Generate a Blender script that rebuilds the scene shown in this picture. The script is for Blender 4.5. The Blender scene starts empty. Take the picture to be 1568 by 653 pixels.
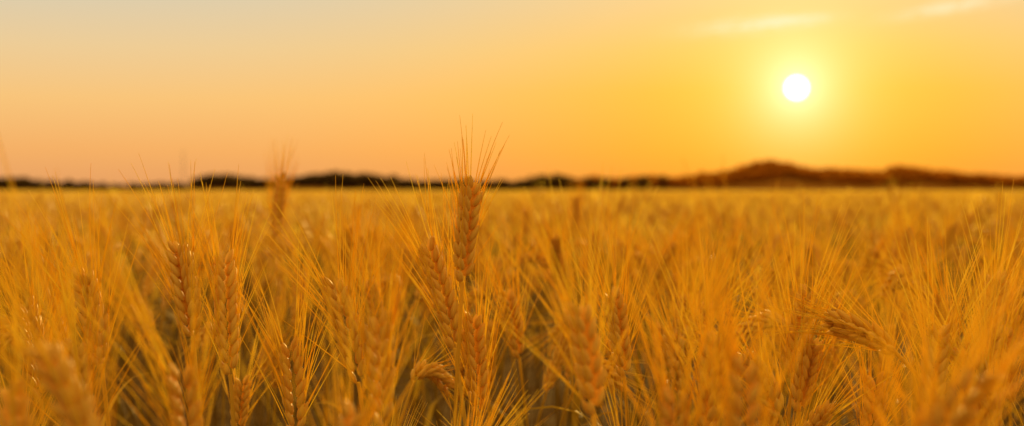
import bpy, math, random
from mathutils import Vector, Matrix
random.seed(11)
R = random
scene = bpy.context.scene
scene.view_settings.view_transform = 'Standard'
scene.view_settings.look = 'None'
scene.view_settings.exposure = 0

def lin(r, g, b):
    f = lambda c: (c/255/12.92) if c/255 <= 0.04045 else ((c/255+0.055)/1.055)**2.4
    return (f(r), f(g), f(b), 1)

SUN_AZ, SUN_EL = 11.3, 3.85
# ------------------------------------------------------------------ materials
def newmat(name):
    m = bpy.data.materials.new(name); m.use_nodes = True
    nt = m.node_tree; nt.nodes.clear()
    return m, nt, nt.nodes, nt.links

def plant_mat(name, c_a, c_b, transl, c_low=None, rough=0.55, noise_scale=120, zr=(.5, .80)):
    m, nt, N, L = newmat(name)
    out = N.new('ShaderNodeOutputMaterial')
    at = N.new('ShaderNodeAttribute'); at.attribute_name = 'tint'
    oi = N.new('ShaderNodeObjectInfo')
    tc = N.new('ShaderNodeTexCoord')
    nz = N.new('ShaderNodeTexNoise'); nz.inputs['Scale'].default_value = noise_scale
    nz.inputs['Detail'].default_value = 3
    L.new(tc.outputs['Object'], nz.inputs['Vector'])
    a1 = N.new('ShaderNodeMath'); a1.operation = 'MULTIPLY_ADD'; a1.inputs[1].default_value = 0.55
    L.new(oi.outputs['Random'], a1.inputs[0]); L.new(at.outputs['Fac'], a1.inputs[2])
    a2 = N.new('ShaderNodeMath'); a2.operation = 'MULTIPLY_ADD'; a2.inputs[1].default_value = 0.7
    L.new(nz.outputs['Fac'], a2.inputs[0]); L.new(a1.outputs[0], a2.inputs[2])
    mr = N.new('ShaderNodeMapRange'); mr.inputs[1].default_value = 0.3; mr.inputs[2].default_value = 1.75
    L.new(a2.outputs[0], mr.inputs[0])
    mx = N.new('ShaderNodeMix'); mx.data_type = 'RGBA'
    mx.inputs[6].default_value = c_a; mx.inputs[7].default_value = c_b
    L.new(mr.outputs[0], mx.inputs[0])
    col = mx.outputs[2]
    if c_low:  # low plant colour, darkened further to paint in shade deep in the crop
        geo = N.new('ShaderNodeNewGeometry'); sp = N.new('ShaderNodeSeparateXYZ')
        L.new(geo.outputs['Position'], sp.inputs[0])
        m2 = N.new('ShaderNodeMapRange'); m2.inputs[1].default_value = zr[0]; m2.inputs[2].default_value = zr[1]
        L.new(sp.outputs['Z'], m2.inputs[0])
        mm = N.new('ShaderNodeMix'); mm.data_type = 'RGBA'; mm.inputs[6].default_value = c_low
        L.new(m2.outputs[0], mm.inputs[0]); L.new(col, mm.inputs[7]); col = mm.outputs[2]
    p = N.new('ShaderNodeBsdfPrincipled'); p.inputs['Roughness'].default_value = rough
    p.inputs['Specular IOR Level'].default_value = 0.2
    t = N.new('ShaderNodeBsdfTranslucent')
    L.new(col, p.inputs['Base Color']); L.new(col, t.inputs['Color'])
    ms = N.new('ShaderNodeMixShader'); ms.inputs[0].default_value = transl
    L.new(p.outputs[0], ms.inputs[1]); L.new(t.outputs[0], ms.inputs[2])
    L.new(ms.outputs[0], out.inputs[0])
    return m

M_EAR = plant_mat('wheat_ear', (0.76, 0.40, 0.035, 1), (0.98, 0.68, 0.13, 1), 0.22, noise_scale=300)
M_AWN = plant_mat('wheat_awn', (0.95, 0.56, 0.015, 1), (0.99, 0.82, 0.13, 1), 0.62, noise_scale=20)
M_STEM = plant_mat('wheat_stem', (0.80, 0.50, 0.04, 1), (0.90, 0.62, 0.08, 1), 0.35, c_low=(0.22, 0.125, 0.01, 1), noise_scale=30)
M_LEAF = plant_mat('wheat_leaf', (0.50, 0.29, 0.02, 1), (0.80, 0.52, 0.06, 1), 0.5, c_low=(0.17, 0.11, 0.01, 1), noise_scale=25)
WM = [M_EAR, M_AWN, M_STEM, M_LEAF]

# ------------------------------------------------------------------ mesh builder
class MB:
    def __init__(s): s.v = []; s.f = []; s.m = []; s.t = []
    def tube(s, pts, rad, n, mat, tint, U=None, flat=1.0):
        base = len(s.v); k = len(pts)
        for i, p in enumerate(pts):
            T = (pts[min(i+1, k-1)] - pts[max(i-1, 0)]).normalized()
            a = U if U is not None else (Vector((1, 0, 0)) if abs(T.x) < 0.8 else Vector((0, 1, 0)))
            u = (a - T*a.dot(T)).normalized(); w = T.cross(u)
            for j in range(n):
                an = 2*math.pi*j/n
                s.v.append(p + u*math.cos(an)*rad[i] + w*math.sin(an)*rad[i]*flat); s.t.append(tint)
        for i in range(k-1):
            for j in range(n):
                j2 = (j+1) % n
                s.f.append((base+i*n+j, base+i*n+j2, base+(i+1)*n+j2, base+(i+1)*n+j)); s.m.append(mat)
    def blade(s, pts, wid, side, mat, tint):
        base = len(s.v)
        for i, p in enumerate(pts):
            T = (pts[min(i+1, len(pts)-1)] - pts[max(i-1, 0)]).normalized()
            sd = side[i] if isinstance(side, list) else side
            u = (sd - T*sd.dot(T)).normalized(); nn = T.cross(u)
            s.v += [p - u*wid[i], p + nn*wid[i]*0.35, p + u*wid[i]]; s.t += [tint]*3
        for i in range(len(pts)-1):
            a = base+i*3
            s.f.append((a, a+1, a+4, a+3)); s.m.append(mat)
            s.f.append((a+1, a+2, a+5, a+4)); s.m.append(mat)
    def tri(s, a, b, c, mat, tint):
        k = len(s.v); s.v += [a, b, c]; s.t += [tint]*3; s.f.append((k, k+1, k+2)); s.m.append(mat)
    def mesh(s, name, mats):
        me = bpy.data.meshes.new(name)
        me.from_pydata([tuple(x) for x in s.v], [], s.f)
        for m in mats: me.materials.append(m)
        me.polygons.foreach_set('material_index', s.m)
        me.polygons.foreach_set('use_smooth', [True]*len(s.f))
        at = me.attributes.new('tint', 'FLOAT', 'POINT'); at.data.foreach_set('value', s.t)
        me.update()
        return me
    def obj(s, name, mats, link=True):
        o = bpy.data.objects.new(name, s.mesh(name, mats))
        if link: scene.collection.objects.link(o)
        return o

def rv():
    return Vector((R.gauss(0, 1), R.gauss(0, 1), R.gauss(0, 1))).normalized()
def bez2(a, b, c, t): return a*(1-t)**2 + b*2*t*(1-t) + c*t*t
def bez3(a, b, c, d, t): return a*(1-t)**3 + b*3*t*(1-t)**2 + c*3*t*t*(1-t) + d*t**3

PROF = [(0, .35), (.12, .75), (.38, 1.0), (.68, .85), (.88, .45), (1.0, .08)]
DUP = .2

def ear(mb, neck, ctrl, tip, hi=True, fan=1.0, awn_len=0.1, size=1.0, roll=None):
    L = (tip-neck).length
    if roll is None: roll = R.uniform(0, math.pi)
    n = max(13, int(L/0.0052)) if hi else 8
    tint0 = R.random()*0.5
    ref = Vector((math.cos(roll), math.sin(roll), 0.05))
    def frame(t):
        p = bez2(neck, ctrl, tip, t)
        T = (bez2(neck, ctrl, tip, min(1, t+.02)) - bez2(neck, ctrl, tip, max(0, t-.02))).normalized()
        U = (ref - T*ref.dot(T)).normalized()
        return p, T, U, T.cross(U)
    if hi:
        for i in range(n):
            t = i/n
            p, T, U, V = frame(t)
            side = 1 if i % 2 else -1
            env = (0.74+0.26*math.sin(min(1, t*3.5)*math.pi/2))*(1 if t < .75 else 1-(t-.75)*1.3)*size
            for k in (-1, 0, 1):
                tilt = R.uniform(.38, .54)
                o = (U*side*(1.0 if k == 0 else .8) + V*k*.75).normalized()
                st = p + o*0.0034*env + T*(0.0008 if k == 0 else 0)
                d = (T*math.cos(tilt) + o*math.sin(tilt)).normalized()
                ln = R.uniform(.0122, .0146)*env; w = .0035*env*R.uniform(.92, 1.1)
                pts = [st + d*ln*a + T*ln*0.12*a*a for a, b in PROF]
                mb.tube(pts, [w*b for a, b in PROF], 6, 0, tint0+R.uniform(0, .5), U=T.cross(o), flat=.75)
                for rep in range(2 if (k != 0 and R.random() < DUP) else (1 if (k != 0 or R.random() < .4) else 0)):
                    al = awn_len*R.uniform(.8, 1.25)*(1.0 if t < .75 else .9)
                    spread = (R.uniform(.14, .64)*(1-.45*t))*fan
                    dd = (T*math.cos(spread) + (o+V*R.uniform(-.5, .5)+U*R.uniform(-.3, .3)).normalized()*math.sin(spread)).normalized()
                    bend = (o*R.uniform(-.02, .12) + rv()*.03)
                    ns = 5
                    ap = [pts[-1] - d*.001 + dd*al*(j/ns) + bend*al*(j/ns)**2 for j in range(ns+1)]
                    mb.tube(ap, [.00046*(1-j/ns)+.00015 for j in range(ns+1)], 3, 1, R.random())
    else:
        k = 8
        pts, rad = [], []
        for i in range(k):
            t = i/(k-1); p, T, U, V = frame(t)
            side = 1 if i % 2 else -1
            pts.append(p + U*side*.0018)
            rad.append((.0086 if 0 < i < k-2 else (.0066 if i == k-2 else .003))*size*(1 if i < k-1 else .3))
        mb.tube(pts, rad, 5, 0, tint0+R.uniform(-.6, .2), flat=.8)

def stem(mb, foot, neck, tan0, n=9, ns=5, r0=.0026, r1=.0019, bend=.10):
    a = foot + Vector((R.uniform(-.02, .02), R.uniform(-.02, .02), neck.z*.45))
    b = neck - tan0*bend*2.2
    pts = [bez3(foot, a, b, neck, i/(n-1)) for i in range(n)]
    mb.tube(pts, [r0+(r1-r0)*i/(n-1) for i in range(n)], ns, 2, R.random())
    return pts

def leaf(mb, p0, ang, length, width, up=1.0, droop=1.0, n=9, tint=None):
    out = Vector((math.cos(ang), math.sin(ang), 0)); sd = Vector((-math.sin(ang), math.cos(ang), 0))
    pts, wid, sides = [], [], []
    th = math.radians(78)*up; p = p0.copy(); tw = R.uniform(-1.2, 1.2)
    for i in range(n):
        t = i/(n-1)
        pts.append(p.copy()); wid.append(width*(.55+.45*math.sin(min(1, t*2.5)*math.pi/2))*(1-t**2.2)+.0002)
        sides.append((sd*math.cos(tw*t)+Vector((0, 0, 1))*math.sin(tw*t)*.8+out*.1).normalized())
        th -= droop*R.uniform(.7, 1.3)*(3.0/n)*(0.35+t)
        p = p + (out*math.cos(th)+Vector((0, 0, 1))*math.sin(th) + sd*R.uniform(-.12, .12))*length/(n-1)
    mb.blade(pts, wid, sides, 3, R.random() if tint is None else tint)

def plant(mb, foot, neck, tip, tan0=None, fan=1.0, awn=.1, leaves=2, size=1.0, roll=None):
    d = (tip-neck); L = d.length
    if tan0 is None:
        tan0 = (d.normalized()*.8 + Vector((0, 0, .35)) + Vector((R.uniform(-.06, .06), 0, 0))).normalized()
    ctrl = neck + tan0*L*.5
    ear(mb, neck, ctrl, tip, True, fan, awn, size, roll)
    sp = stem(mb, foot, neck, tan0)
    for i in range(leaves):
        q = sp[R.choice([4, 5, 6])]
        leaf(mb, q, R.uniform(0, 6.28), R.uniform(.12, .26), R.uniform(.003, .0055), droop=R.uniform(.6, 1.5))

# ------------------------------------------------------------------ individual plants near the focus plane (world metres)
def hero(x, y, zt, xn, zn, fx, tan=None, fan=1.0, awn=.1, leaves=1, dy=0.0, size=1.0):
    mb = MB()
    plant(mb, Vector((fx, y+R.uniform(-.06, .1), 0)), Vector((xn, y, zn)), Vector((x, y+dy, zt)),
          Vector(tan).normalized() if tan else None, fan, awn, leaves, size, R.uniform(-.6, .6))
    return mb.obj('wheat_plant', WM)

H = [
 (-.0355, 1.27, .955, -.0445, .8665, -.070, None, .8, .050, 0, 1.1),
 (-.0788, 1.31, .8965, -.0531, .8028, -.03, None, .8, .078, 0, 1.18),
 (-.0376, 1.34, .8278, -.0297, .7349, -.01, None, .8, .08, 0, 1.18),
 (-.2633, 1.29, .8863, -.2561, .7807, -.250, None, .95, .076, 1, 1.2),
 (-.2981, 1.26, .8980, -.2832, .8185, -.27, None, 1.1, .080, 1, 1.18),
 (-.3752, 1.25, .8749, -.3615, .795, -.35, None, 1.0, .084, 1, 1.18),
 (-.499, 1.5, .843, -.471, .771, -.44, None, 1, .09, 1, 1.15),
 (-.1576, 1.25, .8666, -.1355, .7792, -.11, None, 1.3, .090, 1, 1.2),
 (-.0911, .97, .8606, -.0881, .7865, -.08, None, .8, .085, 0, 1),
 (-.007, 1.7, .825, .0086, .747, .02, None, .9, .09, 1, 1.15),
 (.043, .92, .8727, .0529, .8034, .06, None, 1.2, .085, 0, 1),
 (.2836, 1.36, .8503, .2694, .7732, .25, None, .9, .09, 1, 1.18),
 (.2794, 1.26, .8326, .3391, .8057, .43, (-.75, 0, .55), 1.0, .062, 0, 1.2),
 (.1924, 1.18, .8086, .2227, .7607, .25, (-.35, 0, .95), 1.0, .07, 0, 1.1),
 (.274, 1.30, .8097, .2633, .745, .25, None, .9, .08, 1, 1.15),
 (.3742, 1.18, .8137, .398, .7657, .41, (-.2, 0, 1), .9, .07, 0, 1.1),
 (-.3575, 2.2, .970, -.3656, .874, -.38, None, .6, .06, 1, 1.05),
 (.491, 1.45, .753, .493, .681, .49, None, .8, .07, 1, 1.1),
 (.5912, 2.0, .790, .540, .805, .53, (.3, 0, 1), .8, .06, 1, 1),
 (.535, 2.05, .79, .575, .822, .60, (-.6, 0, .8), .8, .06, 1, 1),
 (-.2318, .70, .8714, -.199, .7975, -.17, None, 1.2, .10, 0, .95),
 (-.1966, .85, .8428, -.1907, .7726, -.18, None, 1.2, .10, 0, .95),
 (.1225, .75, .8574, .1207, .7766, .12, None, 1.0, .095, 0, .92),
 (.2134, .65, .865, .1746, .7905, .15, None, .8, .08, 0, .85),
 (.0959, .85, .8272, .0998, .757, .10, None, 1.2, .10, 0, .95),
 (.1977, .70, .839, .1977, .762, .20, None, 1.1, .09, 0, .9),
 (-.0896, .80, .8244, -.0969, .7547, -.10, None, 1.1, .09, 0, .95),
 (-.262, .74, .845, -.258, .772, -.25, None, 1.2, .10, 0, .9),
 (.245, .80, .835, .240, .76, .23, None, 1.2, .10, 0, .9),
 (.0757, 2.5, .810, .0149, .812, .0, (.3, 0, 1), .7, .05, 1, 1),
 (.2768, 3.0, .785, .2424, .822, .22, (.5, 0, .9), .7, .05, 1, 1),
 (.2139, 1.55, .8214, .1808, .7526, .16, None, 1.1, .09, 1, 1.15),
 (1.2235, 4.0, .8398, 1.2326, .757, 1.25, None, .5, .06, 1, 1.1),
 (1.0912, 4.0, .858, 1.095, .785, 1.1, None, .5, .06, 1, 1.1),
 (.159, 3.5, .926, .159, .85, .16, None, .5, .05, 1, 1.1),
 (.0354, 3.5, .8938, .0354, .8295, .03, None, .5, .05, 1, 1.1),
 (-.225, 2.1, .875, -.215, .80, -.2, None, .8, .07, 1, 1),
 (.47, 1.38, .863, .462, .777, .45, None, 1.0, .085, 1, 1.2),
 (.10, 1.42, .845, .112, .762, .13, None, 1.1, .09, 1, 1.15),
 (.355, 1.17, .832, .345, .750, .34, None, 1.1, .09, 1, 1.15),
 (.155, 1.08, .835, .150, .757, .15, None, 1.2, .09, 0, 1.05),
 (-.325, 1.05, .833, -.315, .755, -.30, None, 1.2, .10, 0, 1.05),
 (-.205, 1.30, .805, -.198, .722, -.20, None, 1.1, .09, 1, 1.2),
 (-.44, 1.28, .845, -.425, .760, -.40, None, 1.1, .09, 1, 1.2),
 (.42, 1.30, .800, .435, .715, .45, None, 1.1, .09, 1, 1.2),
 (.335, 1.30, .775, .325, .70, .31, (.2, 0, 1), 1.1, .08, 1, 1.15),
]
for h in H:
    hero(h[0], h[1], h[2], h[3], h[4], h[5], h[6], h[7], h[8], h[9], R.uniform(-.012, .012), h[10])
DUP = .0

# ------------------------------------------------------------------ source variants + scatter
def make_variants(tag, count, builder):
    col = bpy.data.collections.new(tag)
    for i in range(count):
        o = builder(i); col.objects.link(o)
    return col

def hi_variant(i):
    mb = MB()
    an = R.uniform(0, 6.28)
    nod = i in (3, 8, 12, 14, 17)
    neck = Vector((R.uniform(-.04, .04), R.uniform(-.04, .04), .76 if not nod else .80))
    sz = R.uniform(1.0, 1.22)
    if nod:
        o = Vector((math.cos(an), math.sin(an), 0))
        tan0 = (o*.7+Vector((0, 0, .75))).normalized(); tip = neck + o*.06 + Vector((0, 0, -.02))
        plant(mb, Vector((0, 0, 0)), neck, tip, tan0, .9, .06, 2, sz)
    else:
        ll = R.uniform(0, .05)
        tip = neck + Vector((math.cos(an)*ll, math.sin(an)*ll, R.uniform(.062, .088)))
        plant(mb, Vector((0, 0, 0)), neck, tip, None, R.uniform(.8, 1.2), R.uniform(.065, .088), R.choice([2, 3]), sz)
    return mb.obj('wheat_plant_variant_%02d' % i, WM, link=False)

def lo_plant(mb, x, y, zt, awns, aw, leaves=1, zmin=.35):
    an = R.uniform(0, 6.28); lean = R.uniform(0, .045)
    nod = R.random() < .22
    neck = Vector((x, y, zt-.075))
    o = Vector((math.cos(an), math.sin(an), 0))
    if nod:
        tip = neck + o*.06 + Vector((0, 0, -.01)); ctrl = neck + o*.02+Vector((0, 0, .04))
    else:
        tip = neck + o*lean + Vector((0, 0, .078)); ctrl = (neck+tip)/2
    ear(mb, neck, ctrl, tip, False)
    T = (tip-ctrl).normalized()
    for k in range(awns):
        st = neck.lerp(tip, R.uniform(.15, 1))
        q = rv(); d = (T + (q-T*q.dot(T)).normalized()*R.uniform(.03, .42)).normalized()
        w = rv().cross(d).normalized()*aw
        mb.tri(st-w, st+w, st+d*R.uniform(.06, .095), 1, R.random())
    s = Vector((x+R.uniform(-.05, .05), y+R.uniform(-.05, .05), zmin))
    mb.tube([s, neck], [.002, .0016], 3, 2, R.random())
    for k in range(leaves):
        leaf(mb, s.lerp(neck, R.uniform(.2, .8)), R.uniform(0, 6.28), R.uniform(.12, .25), R.uniform(.004, .007), n=5, droop=R.uniform(.5, 1.4))

def mid_patch(i):
    mb = MB()
    for k in range(60):
        lo_plant(mb, R.uniform(-.52, .52), R.uniform(-.52, .52), R.gauss(.81, .052), 10, .0006, 1)
    return mb.obj('wheat_patch_%02d' % i, WM, link=False)
def far_patch(i):
    mb = MB()
    for k in range(520):
        lo_plant(mb, R.uniform(-2.05, 2.05), R.uniform(-2.05, 2.05), R.gauss(.80, .035), 5, .0013, 0, zmin=.5)
    return mb.obj('wheat_far_patch_%02d' % i, WM, link=False)

C_HI = make_variants('wheat_plant_sources', 20, hi_variant)
C_MID = make_variants('wheat_mid_sources', 8, mid_patch)
C_FAR = make_variants('wheat_far_sources', 3, far_patch)

def scatter(name, pts, coll):
    me = bpy.data.meshes.new(name); me.from_pydata([p[0] for p in pts], [], [])
    a = me.attributes.new('rot', 'FLOAT_VECTOR', 'POINT'); a.data.foreach_set('vector', [c for p in pts for c in p[1]])
    a = me.attributes.new('scl', 'FLOAT', 'POINT'); a.data.foreach_set('value', [p[2] for p in pts])
    a = me.attributes.new('vid', 'INT', 'POINT'); a.data.foreach_set('value', [p[3] for p in pts])
    o = bpy.data.objects.new(name, me); scene.collection.objects.link(o)
    ng = bpy.data.node_groups.new(name+'_nodes', 'GeometryNodeTree')
    ng.interface.new_socket('Geometry', in_out='INPUT', socket_type='NodeSocketGeometry')
    ng.interface.new_socket('Geometry', in_out='OUTPUT', socket_type='NodeSocketGeometry')
    N = ng.nodes; L = ng.links
    gi = N.new('NodeGroupInput'); go = N.new('NodeGroupOutput')
    ci = N.new('GeometryNodeCollectionInfo'); ci.inputs['Collection'].default_value = coll
    ci.inputs['Separate Children'].default_value = True; ci.inputs['Reset Children'].default_value = True
    ip = N.new('GeometryNodeInstanceOnPoints'); ip.inputs['Pick Instance'].default_value = True
    def na(nm, ty):
        n = N.new('GeometryNodeInputNamedAttribute'); n.data_type = ty; n.inputs['Name'].default_value = nm
        return n.outputs['Attribute']
    L.new(gi.outputs[0], ip.inputs['Points']); L.new(ci.outputs[0], ip.inputs['Instance'])
    L.new(na('vid', 'INT'), ip.inputs['Instance Index']); L.new(na('rot', 'FLOAT_VECTOR'), ip.inputs['Rotation'])
    L.new(na('scl', 'FLOAT'), ip.inputs['Scale'])
    L.new(ip.outputs[0], go.inputs[0])
    md = o.modifiers.new('scatter', 'NODES'); md.node_group = ng
    return o

pts = []
def halfw(y): return y*.55+.7
def add(y0, y1, dens, zlo, zhi):
    area = (halfw(y0)+halfw(y1))*(y1-y0)
    for k in range(int(area*dens)):
        y = R.uniform(y0, y1); hw = halfw(y1); x = R.uniform(-hw, hw)
        if abs(x) > halfw(y): continue
        s = R.uniform(zlo, zhi)/.84
        pts.append(((x, y, 0), (R.gauss(0, .05), R.gauss(0, .05), R.uniform(0, 6.28)), s, R.randrange(20)))
add(.66, 1.0, 18, .72, .80)
add(1.0, 1.5, 26, .70, .79)
add(1.5, 2.4, 44, .74, .84)
add(2.4, 3.6, 62, .75, .88)
scatter('wheat_field_near', pts, C_HI)

mp = []
y = 4.1
while y < 34:
    x = -math.ceil(halfw(y)+1)
    sc_ = 1.0 if y < 9 else (.97 if y < 16 else .94)
    while x < halfw(y)+1:
        mp.append(((x, y, 0), (0, 0, R.randrange(4)*math.pi/2), R.uniform(.95, 1.04)*sc_, R.randrange(8))); x += 1
    y += 1
scatter('wheat_field_middle', mp, C_MID)
fp = []
y = 36
while y < 130:
    x = -math.ceil((halfw(y)+4)/4)*4
    while x < halfw(y)+4:
        fp.append(((x, y, 0), (0, 0, R.randrange(4)*math.pi/2), R.uniform(.85, .88), R.randrange(3))); x += 3.6
    y += 4*.86
scatter('wheat_field_distant', fp, C_FAR)

# ------------------------------------------------------------------ ground
m, nt, N, L = newmat('field_soil')
out = N.new('ShaderNodeOutputMaterial'); p = N.new('ShaderNodeBsdfPrincipled'); p.inputs['Roughness'].default_value = .95
p.inputs['Specular IOR Level'].default_value = .05
nz = N.new('ShaderNodeTexNoise'); nz.inputs['Scale'].default_value = 14; nz.inputs['Detail'].default_value = 8
g = N.new('ShaderNodeNewGeometry'); L.new(g.outputs['Position'], nz.inputs['Vector'])
cr = N.new('ShaderNodeValToRGB'); cr.color_ramp.elements[0].position = .35; cr.color_ramp.elements[1].position = .7
cr.color_ramp.elements[0].color = (.05, .026, .005, 1); cr.color_ramp.elements[1].color = (.20, .105, .016, 1)
L.new(nz.outputs['Fac'], cr.inputs[0]); L.new(cr.outputs[0], p.inputs['Base Color'])
bp = N.new('ShaderNodeBump'); bp.inputs['Distance'].default_value = .03; L.new(nz.outputs['Fac'], bp.inputs['Height']); L.new(bp.outputs[0], p.inputs['Normal'])
L.new(p.outputs[0], out.inputs[0])
me = bpy.data.meshes.new('ground')
S = 6000
me.from_pydata([(-S, -S, 0), (S, -S, 0), (S, S, 0), (-S, S, 0)], [], [(0, 1, 2, 3)]); me.materials.append(m)
scene.collection.objects.link(bpy.data.objects.new('ground', me))

# ------------------------------------------------------------------ distant hill and trees
PR = [(-600, 5), (-420, 4), (-300, 5.5), (-252, 5.5), (-242, 5.3), (-233, 4.6), (-207, 4.0), (-159, 4.6), (-146, 6.6), (-130, 6.1), (-120, 5.6), (-111, 7.0),
      (-98, 8.0), (-82, 6.6), (-59, 5.6), (-46, 4.6), (5, 4.4), (15, 5.8), (31, 6.0), (53, 5.8), (69, 6.8), (89, 7.4), (95, 8.2),
      (111, 10.7), (121, 13.6), (130.5, 16.2), (138.5, 14.2), (146.6, 11.5), (166, 9.8), (179, 9.8), (195, 11.7), (208, 9.8), (220, 8.8),
      (233, 7.4), (252, 6.0), (330, 5), (420, 7), (600, 5)]
def prof(x):
    for (a, ha), (b, hb) in zip(PR, PR[1:]):
        if a <= x <= b: return ha+(hb-ha)*(x-a)/(b-a)
    return 4
def foliage(name, ca, cb):
    m, nt, N, L = newmat(name)
    out = N.new('ShaderNodeOutputMaterial'); d = N.new('ShaderNodeBsdfDiffuse'); t = N.new('ShaderNodeBsdfTranslucent')
    at = N.new('ShaderNodeAttribute'); at.attribute_name = 'tint'
    mx = N.new('ShaderNodeMix'); mx.data_type = 'RGBA'; mx.inputs[6].default_value = ca; mx.inputs[7].default_value = cb
    L.new(at.outputs['Fac'], mx.inputs[0]); L.new(mx.outputs[2], d.inputs[0]); L.new(mx.outputs[2], t.inputs[0])
    ms = N.new('ShaderNodeMixShader'); ms.inputs[0].default_value = .4
    L.new(d.outputs[0], ms.inputs[1]); L.new(t.outputs[0], ms.inputs[2]); L.new(ms.outputs[0], out.inputs[0])
    return m
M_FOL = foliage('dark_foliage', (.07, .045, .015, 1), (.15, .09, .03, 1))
M_FOL2 = foliage('haze_glow_foliage', (.40, .15, .010, 1), (.78, .32, .02, 1))  # orange glow of sun haze over the hill, painted into the leaf colour
def terr(x, y):
    h = max(0, prof(x)-5.0)
    return h*math.exp(-((y-715)/45)**2)
m, nt, N, L = newmat('hill_grass')
out = N.new('ShaderNodeOutputMaterial'); d = N.new('ShaderNodeBsdfDiffuse'); d.inputs[0].default_value = (.30, .13, .02, 1); L.new(d.outputs[0], out.inputs[0])
hv, hf = [], []
nx, ny = 240, 16
for j in range(ny+1):
    for i in range(nx+1):
        X = -600+1200*i/nx; Y = 630+170*j/ny
        hv.append((X, Y, terr(X, Y)+(-.3 if j in (0, ny) else .02)))
for j in range(ny):
    for i in range(nx):
        a = j*(nx+1)+i; hf.append((a, a+1, a+nx+2, a+nx+1))
me = bpy.data.meshes.new('hill'); me.from_pydata(hv, [], hf); me.materials.append(m)
scene.collection.objects.link(bpy.data.objects.new('hill', me))
mb = MB()
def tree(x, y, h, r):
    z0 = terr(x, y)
    mat = 1 if R.random() < (x-20)/60 else 0  # trees towards the sun side get the haze-tinted leaves
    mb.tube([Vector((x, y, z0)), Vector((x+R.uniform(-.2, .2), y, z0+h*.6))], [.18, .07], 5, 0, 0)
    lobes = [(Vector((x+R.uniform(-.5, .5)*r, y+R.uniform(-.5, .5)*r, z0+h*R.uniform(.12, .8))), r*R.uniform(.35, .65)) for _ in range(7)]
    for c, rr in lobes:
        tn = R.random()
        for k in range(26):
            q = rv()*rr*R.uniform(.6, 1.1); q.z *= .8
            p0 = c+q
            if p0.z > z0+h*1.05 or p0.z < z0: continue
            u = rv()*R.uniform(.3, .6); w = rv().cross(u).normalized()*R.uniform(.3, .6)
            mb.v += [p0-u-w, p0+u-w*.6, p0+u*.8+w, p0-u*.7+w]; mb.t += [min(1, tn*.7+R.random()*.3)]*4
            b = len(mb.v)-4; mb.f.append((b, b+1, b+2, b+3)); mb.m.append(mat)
X = -560
clump = 1.0
while X < 560:
    P = prof(X)
    lo_, hi_ = (.78, 1.3) if X < 90 else (.8, 1.1)
    clump = min(hi_, max(lo_, clump+R.uniform(-.14, .14)))
    hh = min(P, 5.6)*clump
    for yy in ((700, 715) if P < 5.5 else (680, 695, 705, 715)):
        tree(X+R.uniform(-2, 2), yy+R.uniform(-5, 5), hh*R.uniform(.85, 1.1), max(1.8, hh*.5))
    X += R.uniform(1.4, 2.4)
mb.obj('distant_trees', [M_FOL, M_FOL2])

# faint far ridge
m, nt, N, L = newmat('far_ridge')
out = N.new('ShaderNodeOutputMaterial'); d = N.new('ShaderNodeBsdfDiffuse'); d.inputs[0].default_value = (.5, .27, .2, 1)
L.new(d.outputs[0], out.inputs[0])
rvv, rf = [], []
n = 120
for i in range(n+1):
    X = -2200+4400*i/n
    z = 7+2.5*math.sin(X*.004+1)+1.5*math.sin(X*.013)
    rvv += [(X, 2600, -1), (X, 2650, z), (X, 3100, -1)]
for i in range(n):
    a = i*3; rf += [(a, a+3, a+4, a+1), (a+1, a+4, a+5, a+2)]
me = bpy.data.meshes.new('distant_ridge'); me.from_pydata(rvv, [], rf); me.materials.append(m)
scene.collection.objects.link(bpy.data.objects.new('distant_ridge', me))

# radio mast
m, nt, N, L = newmat('mast_steel')
out = N.new('ShaderNodeOutputMaterial'); p = N.new('ShaderNodeBsdfPrincipled'); p.inputs['Base Color'].default_value = (.25, .22, .2, 1); p.inputs['Roughness'].default_value = .6
L.new(p.outputs[0], out.inputs[0])
mm = MB(); cx, cy = -231*1.0, 1000
for a in range(3):
    o = Vector((math.cos(a*2.094)*.5, math.sin(a*2.094)*.5, 0))
    mm.tube([Vector((cx, cy, 0))+o*1.3, Vector((cx, cy, 28))+o*.5], [.07, .05], 5, 0, 0)
for k in range(18):
    z = k*1.5
    for a in range(3):
        f = lambda a, z: Vector((cx, cy, z))+Vector((math.cos(a*2.094)*.5, math.sin(a*2.094)*.5, 0))*(1.3-.8*z/28)
        mm.tube([f(a, z), f(a+1, z+1.5)], [.04, .04], 4, 0, 0)
mm.obj('radio_mast', [m])

# ------------------------------------------------------------------ world
w = bpy.data.worlds.new('World'); scene.world = w; w.use_nodes = True
nt = w.node_tree; N = nt.nodes; L = nt.links; N.clear()
out = N.new('ShaderNodeOutputWorld'); bg = N.new('ShaderNodeBackground'); bg.inputs['Strength'].default_value = 1
tc = N.new('ShaderNodeTexCoord')
def M(op, a, b=None, c=None, clamp=False):
    n = N.new('ShaderNodeMath'); n.operation = op; n.use_clamp = clamp
    for i, v in enumerate((a, b, c)):
        if v is None: continue
        if isinstance(v, (int, float)): n.inputs[i].default_value = v
        else: L.new(v, n.inputs[i])
    return n.outputs[0]
nrm = N.new('ShaderNodeVectorMath'); nrm.operation = 'NORMALIZE'; L.new(tc.outputs['Generated'], nrm.inputs[0])
sp = N.new('ShaderNodeSeparateXYZ'); L.new(nrm.outputs[0], sp.inputs[0])
el = M('MULTIPLY', M('ARCSINE', sp.outputs['Z']), 57.2958)
az = M('MULTIPLY', M('ARCTAN2', sp.outputs['X'], sp.outputs['Y']), 57.2958)
a_, e_ = math.radians(SUN_AZ), math.radians(SUN_EL+.1)
SD = Vector((math.sin(a_)*math.cos(e_), math.cos(a_)*math.cos(e_), math.sin(e_)))
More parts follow.
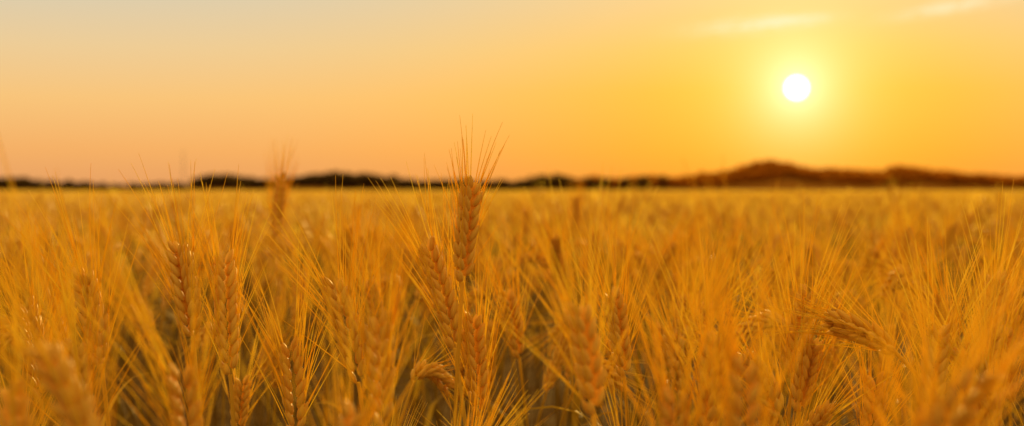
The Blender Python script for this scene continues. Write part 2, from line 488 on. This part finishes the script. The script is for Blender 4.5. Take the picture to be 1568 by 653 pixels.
df = N.new('ShaderNodeVectorMath'); df.operation = 'DISTANCE'; L.new(nrm.outputs[0], df.inputs[0]); df.inputs[1].default_value = SD
th = M('MULTIPLY', M('ARCSINE', M('MULTIPLY', df.outputs['Value'], .5)), 114.5916)
fac = M('DIVIDE', el, 45, clamp=True)
def ramp(stops):
    r = N.new('ShaderNodeValToRGB'); e = r.color_ramp.elements
    e[0].position = stops[0][0]/45; e[0].color = lin(*stops[0][1]); e[1].position = stops[-1][0]/45; e[1].color = lin(*stops[-1][1])
    for s, c in stops[1:-1]:
        q = e.new(s/45); q.color = lin(*c)
    L.new(fac, r.inputs[0]); return r.outputs[0]
ra = ramp([(0, (228, 158, 100)), (1.5, (242, 174, 102)), (3.5, (245, 194, 122)), (5.5, (234, 202, 150)), (7.5, (216, 202, 172)), (15, (234, 194, 125)), (45, (228, 184, 108))])
rb = ramp([(0, (246, 146, 20)), (1.5, (250, 162, 22)), (3.9, (250, 180, 40)), (5.5, (246, 192, 82)), (7.5, (242, 200, 124)), (15, (240, 198, 125)), (45, (228, 184, 108))])
def mixc(f, a, b, mode='MIX'):
    n = N.new('ShaderNodeMix'); n.data_type = 'RGBA'; n.blend_type = mode
    if isinstance(f, (int, float)): n.inputs[0].default_value = f
    else: L.new(f, n.inputs[0])
    for i, v in ((6, a), (7, b)):
        if isinstance(v, tuple): n.inputs[i].default_value = v
        else: L.new(v, n.inputs[i])
    return n.outputs[2]
f1 = M('EXPONENT', M('MULTIPLY', M('POWER', M('DIVIDE', th, 15), 2), -1))
col = mixc(f1, ra, rb)
g1 = M('MULTIPLY', M('EXPONENT', M('DIVIDE', th, -1.15)), 1.0)
col = mixc(g1, col, (.5, .80, .70, 1), 'ADD')
g2 = M('EXPONENT', M('MULTIPLY', M('POWER', M('DIVIDE', th, 4.2), 2), -1))
col = mixc(g2, col, (.06, .10, .0, 1), 'ADD')
# wispy clouds
cmb = N.new('ShaderNodeCombineXYZ'); L.new(M('MULTIPLY', az, .9), cmb.inputs[0]); L.new(M('MULTIPLY', M('SUBTRACT', el, M('MULTIPLY', az, .12)), 5.5), cmb.inputs[1])
cn = N.new('ShaderNodeTexNoise'); cn.inputs['Scale'].default_value = 1.5; cn.inputs['Detail'].default_value = 8; cn.inputs['Distortion'].default_value = .9
L.new(cmb.outputs[0], cn.inputs['Vector'])
def blob(a0, e0, sa, se, slope):
    da = M('SUBTRACT', az, a0); de = M('SUBTRACT', M('SUBTRACT', el, e0), M('MULTIPLY', da, slope))
    return M('EXPONENT', M('MULTIPLY', M('ADD', M('POWER', M('ABSOLUTE', M('DIVIDE', da, sa)), 2), M('POWER', M('ABSOLUTE', M('DIVIDE', de, se)), 2)), -1))
mask = M('ADD', M('ADD', M('ADD', blob(9.6, 6.45, 2.1, .28, .07), blob(11.3, 6.6, 1.2, .16, .03)), blob(17.2, 6.95, 2.0, .22, .14)), M('MULTIPLY', blob(-3, 11, 5, .5, .02), .6))
mask = M('ADD', mask, M('MULTIPLY', blob(30, 9, 5, .4, .05), .8))
cl = M('MULTIPLY', mask, M('MULTIPLY', M('SUBTRACT', cn.outputs['Fac'], .34), 4, clamp=True), clamp=True)
col = mixc(M('MULTIPLY', cl, .8), col, (1.0, .86, .56, 1))
# nishita contribution
sk = N.new('ShaderNodeTexSky'); sk.sky_type = 'NISHITA'; sk.sun_disc = False
sk.sun_elevation = math.radians(SUN_EL); sk.sun_rotation = math.radians(SUN_AZ); sk.dust_density = 2
sc = N.new('ShaderNodeVectorMath'); sc.operation = 'SCALE'; sc.inputs['Scale'].default_value = .004; L.new(sk.outputs[0], sc.inputs[0])
col = mixc(1.0, col, sc.outputs[0], 'ADD')
ds = N.new('ShaderNodeMapRange'); ds.interpolation_type = 'SMOOTHSTEP'; ds.inputs[1].default_value = .46; ds.inputs[2].default_value = .38
L.new(th, ds.inputs[0])
col = mixc(ds.outputs[0], col, (4.5, 4.1, 3.4, 1), 'MIX')
L.new(col, bg.inputs['Color']); L.new(bg.outputs[0], out.inputs['Surface'])

# ------------------------------------------------------------------ sun
sl = bpy.data.lights.new('sun', 'SUN'); sl.energy = 5; sl.angle = math.radians(.6); sl.color = (1, .64, .16)
so = bpy.data.objects.new('sun', sl); scene.collection.objects.link(so)
LE = math.radians(8)
SL = Vector((math.sin(a_)*math.cos(LE), math.cos(a_)*math.cos(LE), math.sin(LE)))
so.rotation_euler = SL.to_track_quat('Z', 'Y').to_euler()
so.location = (20, 100, 30)

# ------------------------------------------------------------------ camera
cd = bpy.data.cameras.new('camera'); cd.lens = 50; cd.sensor_width = 36; cd.clip_start = .02; cd.clip_end = 12000
cd.dof.use_dof = True; cd.dof.focus_distance = 1.275; cd.dof.aperture_fstop = 5.4; cd.dof.aperture_blades = 0
co = bpy.data.objects.new('camera', cd); scene.collection.objects.link(co)
co.location = (0, 0, .95); co.rotation_euler = (math.radians(90-1.0), 0, 0)
scene.camera = co
